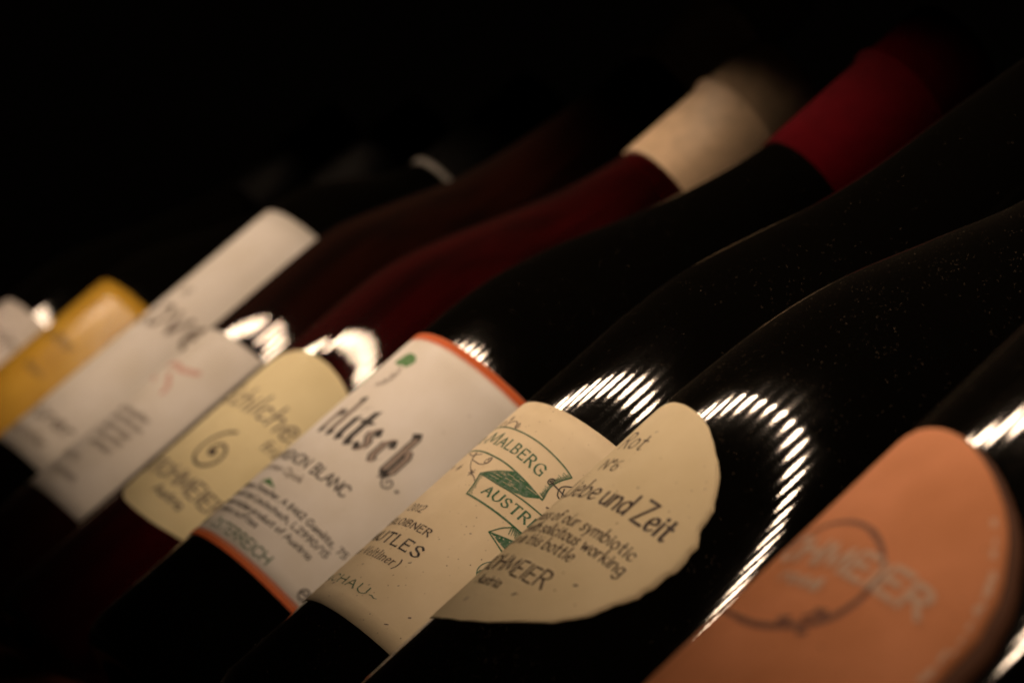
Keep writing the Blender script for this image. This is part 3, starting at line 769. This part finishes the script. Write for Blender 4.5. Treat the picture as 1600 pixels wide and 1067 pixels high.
# stalks, stars and curls round the banner
def spiral(cu, cv, r0, r1, a0, turns, n=26):
    return [(cu + (r0 + (r1 - r0) * i / n) * math.cos(a0 + turns * 6.283 * i / n), cv + (r0 + (r1 - r0) * i / n) * math.sin(a0 + turns * 6.283 * i / n)) for i in range(n + 1)]
def star(cu, cv, r):
    return [[(cu - r * math.cos(a), cv - r * math.sin(a)), (cu + r * math.cos(a), cv + r * math.sin(a))] for a in (0.3, 1.35, 2.4)]
fl = [spiral(4.4, 56.9, 1.0, .25, -1.2, 1.4), catmull([(4.9, 56.0), (2.5, 58.0), (-.3, 57.4), (-1.6, 56.2)], .4), catmull([(-.8, 56.2), (-1.2, 57.6), (-1.6, 58.8)], .3), spiral(-4, 57.1, 1.1, .3, 0, 1.3)]
fl += star(-1.6, 58.9, .75)
fl += [catmull([(-5.5, 47.6), (-1.5, 46.6), (1.2, 47.0), (3.0, 47.4)], .4), catmull([(-1, 47.8), (0.3, 46.8), (1.0, 45.6), (3.7, 45.0), (6.5, 44.8), (8.4, 45.8), (8.2, 47.2), (7.0, 46.9)], .3), spiral(7.4, 46.2, 1.0, .3, 1.2, -1.2),
       catmull([(0.2, 46.6), (1.6, 45.0), (4.3, 43.2), (6.6, 42.1), (9.2, 41.2), (10.2, 40.6)], .4)]
fl += star(6.6, 42.1, 1.0) + star(-.8, 42.6, 1.0) + star(-6, 42.9, .9) + star(0, 46.8, .7)
b.ribbons('flourish', fl, 'fade_ink', .24)
fr = [spiral(26.0, 49.6, .9, .2, 1.0, 1.5), [(25.6, 49.6), (30.6, 49.1)], catmull([(30.3, 51.6), (28.9, 50.6), (28.6, 49.6), (29.4, 48.2), (31, 47.8)], .3), catmull([(29.4, 50.2), (29.9, 49.2), (30.6, 48.0)], .3)]
b.ribbons('flourish', fr, 'black_ink', .3)
b.ribbons('blot', [([(29.7, 44.7), (30.2, 44.9)], 0.36), ([(0.2, 5.4), (.8, 5.8)], 0.29), ([(16.1, 17.3), (16.6, 17.7)], 0.26), ([(21.7, 30.1), (22.0, 30.3)], 0.20), ([(4.0, 12.0), (4.3, 12.3)], 0.23), ([(19, 12), (19.3, 12.2)], 0.20), ([(27, 8.2), (27.4, 8.5)], 0.33), ([(24.2, 4.0), (24.9, 4.4)], 0.26), ([(12.5, 8.6), (12.8, 8.8)], 0.16)], 'fade_ink', .4)
# arched lettering on the ribbon
def arch(b, s, u0, u1, v0, sag, h, mat, w, style):
    st = layout(s, u0, u1, 0, h, 0.0, style)
    res = []
    for q in st:
        ww = None
        if isinstance(q, tuple): q, ww = q
        q2 = [(a[0], v0 - sag * ((a[0] - 0) / 22.0) ** 2 + a[1]) for a in q]
        res.append((q2, ww) if ww else q2)
    b.ribbons('lettering', res, mat, w, (math.radians(18), .3))
arch(b, 'M', -2.2, 3.4, 50.8, 1.75, 3.5, 'green_ink', .62, 'serif')
arch(b, 'ALBERG', 4.6, 22.9, 50.8, 1.75, 2.6, 'green_ink', .56, 'serif')
arch(b, 'ER-', -12.5, -3.4, 50.9, .6, 2.5, 'green_ink', .5, 'serif')
t = b.text
t('AUSTRIA', 15.0, 33.6, 39.0, 2.3, 'green_ink', .58, 'serif')
t('2012', -4.2, 4.2, 28.7, 2.0, 'brown_ink', .42, 'serif', slant=.15)
t('UNTERLOIBNER', -17, 13.9, 24.3, 1.85, 'brown_ink', .46, 'serif')
t('MUTLES', -9.0, 16.6, 19.0, 2.85, 'black_ink', .74, 'serif')
t('(Grüner Veltliner)', -17, 14.2, 14.7, 2.3, 'brown_ink', .38, 'serif', slant=.12)
t('WACHAU~', -14.5, 17.6, 6.2, 2.05, 'green_ink', .42, 'serif')

# ------------------------------------------------------------------ bottle with the blackletter label and orange bands
b = Bottle('black bottle with white blackletter label edged in orange and a red capsule', -212.53, -2.09, 37.37,
           [(95, 37.37), (110, 36.0), (128, 31.6), (146, 25.6), (165, 19.8), (180, 16.4), (189, 15.1)], (192, 252, 15.1, 'red_foil', 230), 'black_glass', cap_label='dark red capsule')
b.rect(-30, 66, 8.0, 84.9, 'white_paper', cols=64)
def band(b, v0, v1, mat, lift, name='band'):
    V, F = [], []
    n = 70
    for j in range(n + 1):
        u = -30 + 96 * j / n
        V += [on_bottle(u, v0, b.r, lift), on_bottle(u, v1, b.r, lift)]
    for j in range(n): F.append((2 * j, 2 * j + 2, 2 * j + 3, 2 * j + 1))
    return new_mesh_object(name, V, F, M[mat], b.label, True)
band(b, 82.8, 84.85, 'orange_ink', .24)
band(b, 82.3, 82.5, 'orange_ink', .24)
band(b, 8.05, 9.75, 'orange_ink', .24)
band(b, 9.95, 10.25, 'orange_ink', .24)
band(b, 9.0, 9.14, 'pale_line_ink', .28)
# blackletter: broad pen held at a slant
BL = {
 'r': [['l', (-.3, .50), (-.1, .62), (0, .5), (0, .1), (.12, 0)], ['l', (0, .46), (.2, .62), (.32, .52)]],
 'l': [['l', (-.08, 1.02), (.0, .94), (0, .1), (.14, 0)]],
 'i': [['l', (-.14, .54), (0, .62), (0, .1), (.14, 0)], ['l', (-.05, .82), (.05, .88)]],
 't': [['l', (.02, .86), (0, .78), (0, .1), (.14, 0)], ['l', (-.2, .6), (.24, .6)]],
 's': [['l', (.26, .5), (.1, .63), (-.1, .5), (-.06, .38), (.2, .24), (.2, .1), (.02, -.02), (-.2, .1)]],
 'c': [['l', (.3, .5), (.14, .63), (-.06, .5), (-.06, .12), (.1, 0), (.3, .12)]],
 'h': [['l', (-.12, 1.0), (-.02, .92), (-.02, .06), (.08, 0)], ['l', (-.02, .48), (.18, .63), (.32, .5), (.32, .06), (.2, -.08)]],
}
st, inl = [], []
for ch, u in zip('rlitsch', (3.6, 8.2, 12.6, 16.7, 21.2, 26.4, 31.4)):
    for g in BL[ch]:
        P = [(u + x_ * 6.0, 47.9 + y_ * 12.2) for x_, y_ in g[1:]]
        st.append(P)
        if ch in 'lh' or len(P) > 4:
            inl.append([(p[0] + .05, p[1]) for p in P[1:-1]])
b.ribbons('blackletter', st, 'black_ink', 2.1, ('pen', math.radians(38)))
b.ribbons('inline', [(q, 1) and q for q in inl], 'inline_ink', 1.15, ('pen', math.radians(38)), lift=.30)
b.ribbons('flourish', [catmull([(33.0, 48.2), (33.0, 46.4), (34.2, 45.0), (35.6, 45.4), (35.9, 46.8), (34.9, 47.5), (34.2, 46.7), (34.7, 46.1)], .3)], 'black_ink', .42)
b.ribbons('full_stop', [([(37.7, 46.3), (38.1, 46.6)], .7)], 'black_ink', .6)
b.fill('leaf', [(2.6, 73.6), (3.4, 75.8), (4.6, 77.4), (6.8, 77.6), (9.4, 77.0), (11.0, 75.6), (10.6, 74.2), (9.5, 73.1), (7.6, 73.4), (6.0, 72.8)], 'leaf_ink', .2, gaps=.2)
gr = []
for i, (gu, gv) in enumerate([(8.6, 71.8), (9.3, 70.4), (9.4, 69.0), (9.0, 67.8), (8.3, 66.7), (7.3, 66.1), (6.2, 65.6), (8.0, 69.6), (7.4, 67.6)]):
    gr.append(spiral(gu, gv, .62, .5, 0, 1.0, 12))
b.ribbons('grape_drawing', gr, 'fade_ink', .26)
t = b.text
t('SAUVIGNON', -12.5, 13.8, 36.4, 3.2, 'black_ink', .5)
t('BLANC', 16.6, 29.6, 36.4, 3.2, 'black_ink', .52)
t('vom grünen Opok', -12, 17.2, 32.5, 2.1, 'fade_ink', .3)
b.fill('triangle_mark', [(3.6, 28.3), (6.2, 30.0), (12.2, 28.0)], 'leaf_ink', .2)
t('Weingut Regina Tinnacher, A 8462 Gamlitz, 75', -16, 41.6, 25.7, 1.75, 'black_ink', .33)
t('cl e Steiermark bei Leutschach, L2990/15', -16, 38.4, 22.7, 1.75, 'black_ink', .33)
t('Qualitätswein trocken product of Austria', -15, 35.8, 19.6, 1.75, 'black_ink', .33)
t('contains sulfites', -6, 18.6, 17.0, 1.75, 'black_ink', .33)
t('STMK - ÖSTERREICH', -13, 29.2, 11.7, 2.7, 'green_ink', .44)
t('e', 40.3, 42.6, 11.7, 4.6, 'black_ink', .5)

# ------------------------------------------------------------------ bottle of clear glass and red wine
b = Bottle('clear bottle of dark red wine with ivory spiral label and cream capsule', -321.64, -3.17, 37.15,
           [(106, 37.15), (122, 36.0), (140, 31.4), (160, 24.6), (180, 18.6), (196, 15.6)], (201, 256, 15.6, 'cream_foil', 234), 'red_wine_glass', cap_label='cream coloured capsule with a raised ring')
b.sheet(super_rows(18, 48.8, 34, 33.4, 2.35, n=60, seed=9, jag=0.85), 'ivory_paper')
t = b.text
t('Schilcher', -3.5, 37.5, 57.0, 7.6, 'fade_ink', .8, slant=.14, waver=.05)
t('frizzante', 29, 47, 51.2, 3.6, 'fade_ink', .5, slant=.14, waver=.05)
sp = catmull([(19.2, 50.4), (16.2, 48.4), (13.9, 45.0), (13.2, 41.6), (14.2, 38.2), (17.2, 36.4), (20.4, 37.0), (22.6, 39.8), (22.4, 43.4), (20.2, 45.2), (17.8, 44.2), (17.2, 41.8), (18.8, 40.6), (19.8, 41.8)], .6)
b.ribbons('spiral_drawing', [(sp, .95), ([(18.2, 41.6), (19.2, 42.4)], 1.6)], 'brown_ink', .9)
t('STROHMEIER', -4.5, 36.8, 27.6, 5.0, 'fade_ink', .75, slant=.05, waver=.06)
t('Austria', 13.6, 26.6, 22.8, 3.0, 'fade_ink', .6, slant=.1, waver=.04)

# ------------------------------------------------------------------ tall brown bottle with short white label
b = Bottle('tall brown flute bottle with white label bearing a faint red squiggle', -431.91, -3.4, 37.63,
           [(128, 37.63), (146, 36.4), (166, 30.4), (188, 23.0), (212, 18.6), (240, 16.0), (262, 15.4)], (268, 326, 15.4, 'olive_foil', 300), 'brown_wine_glass')
b.rect(-36, 33.6, 14.8, 91.3, 'dull_white_paper', cols=48)
b.ribbons('red_squiggle', [(catmull([(0, 73.2), (6, 74.2), (12, 73.0), (20, 75)], .6), 2.2), (catmull([(8, 70), (14, 66), (15, 63)], .6), 2.0), (catmull([(-3, 68), (2, 66)], .6), 1.6)], 'pink_ink', 2)
for k, (u0, u1, vv) in enumerate([(2, 22, 51.5), (3, 23, 47.8), (4, 22, 44.0), (6, 22, 40.4), (8, 21, 36.4)]):
    b.text(['quittengelber', 'naturbelassen', 'spontan vergor', 'ohne zusatz', 'unfiltriert'][k], u0, u1, vv, 2.6, 'fade_ink', .42)
b.text('weiss', -4, 12, 29, 3.4, 'fade_ink', .5)
b.text('trocken', 4, 20, 22.6, 3.0, 'fade_ink', .45)

# ------------------------------------------------------------------ bottle with the tall white label
b = Bottle('dark bottle with very tall white label reaching its shoulder', -544.08, -2.43, 37.1,
           [(162, 37.1), (174, 35.6), (186, 30.6), (198, 23.4), (208, 18.0), (215, 16.0)], (217, 272, 15.6, 'dark_foil', None), 'black_glass')
b.rect(-34, 48, 31.4, 160.5, 'dull_white_paper', cols=56)
b.text('Love', -6, 37, 97.5, 17, 'fade_ink', 2.0, slant=.04)
b.ribbons('small_mark', [([(8, 114), (13, 117)], .9), ([(9, 117), (12, 114)], .8)], 'fade_ink', .9)
b.text('Grüner', -8, 30, 46, 6.0, 'fade_ink', 1.0)
b.text('Muskateller', -6, 26, 37.5, 4, 'fade_ink', .6)
lathe('highlight_ring', [(14.8, 244.6), (16.4, 244.7), (16.6, 245.6), (16.3, 246.6), (14.8, 246.7)], M['highlight_foil'], b.root, 64)['label'] = 'pale ring standing in for the highlight at the foot of the capsule'  # highlight on the capsule edge, built as a pale ring

# ------------------------------------------------------------------ bottle with the golden label
b = Bottle('dark bottle with golden yellow label, second from the left edge', -656.89, 1.43, 37.82,
           [(122, 37.82), (136, 36.6), (152, 31.5), (170, 24), (188, 18.2), (205, 15.8)], (212, 268, 15.4, 'dark_foil', 240), 'black_glass')
b.rect(-36, 52, 36, 119.6, 'gold_paper', cols=52)
b.text('Gelber', 8, 28, 86, 5, 'brown_ink', .6, slant=.1)
b.text('Wein', 15, 28, 70.5, 4, 'brown_ink', .5, slant=.1)

# ------------------------------------------------------------------ last bottle at the left edge
b = Bottle('dark bottle with greyish white label at the left edge of the row', -769.33, 6.1, 38.46,
           [(126, 38.46), (140, 36.0), (155, 31.0), (172, 25.4), (188, 20.6), (200, 17.6), (210, 16)], (214, 272, 15.6, 'dark_foil', 246), 'black_glass')
b.rect(-36, 44, 30, 104, 'grey_paper', cols=52)
b.text('Riesling', 6, 40, 86, 6, 'fade_ink', .9)
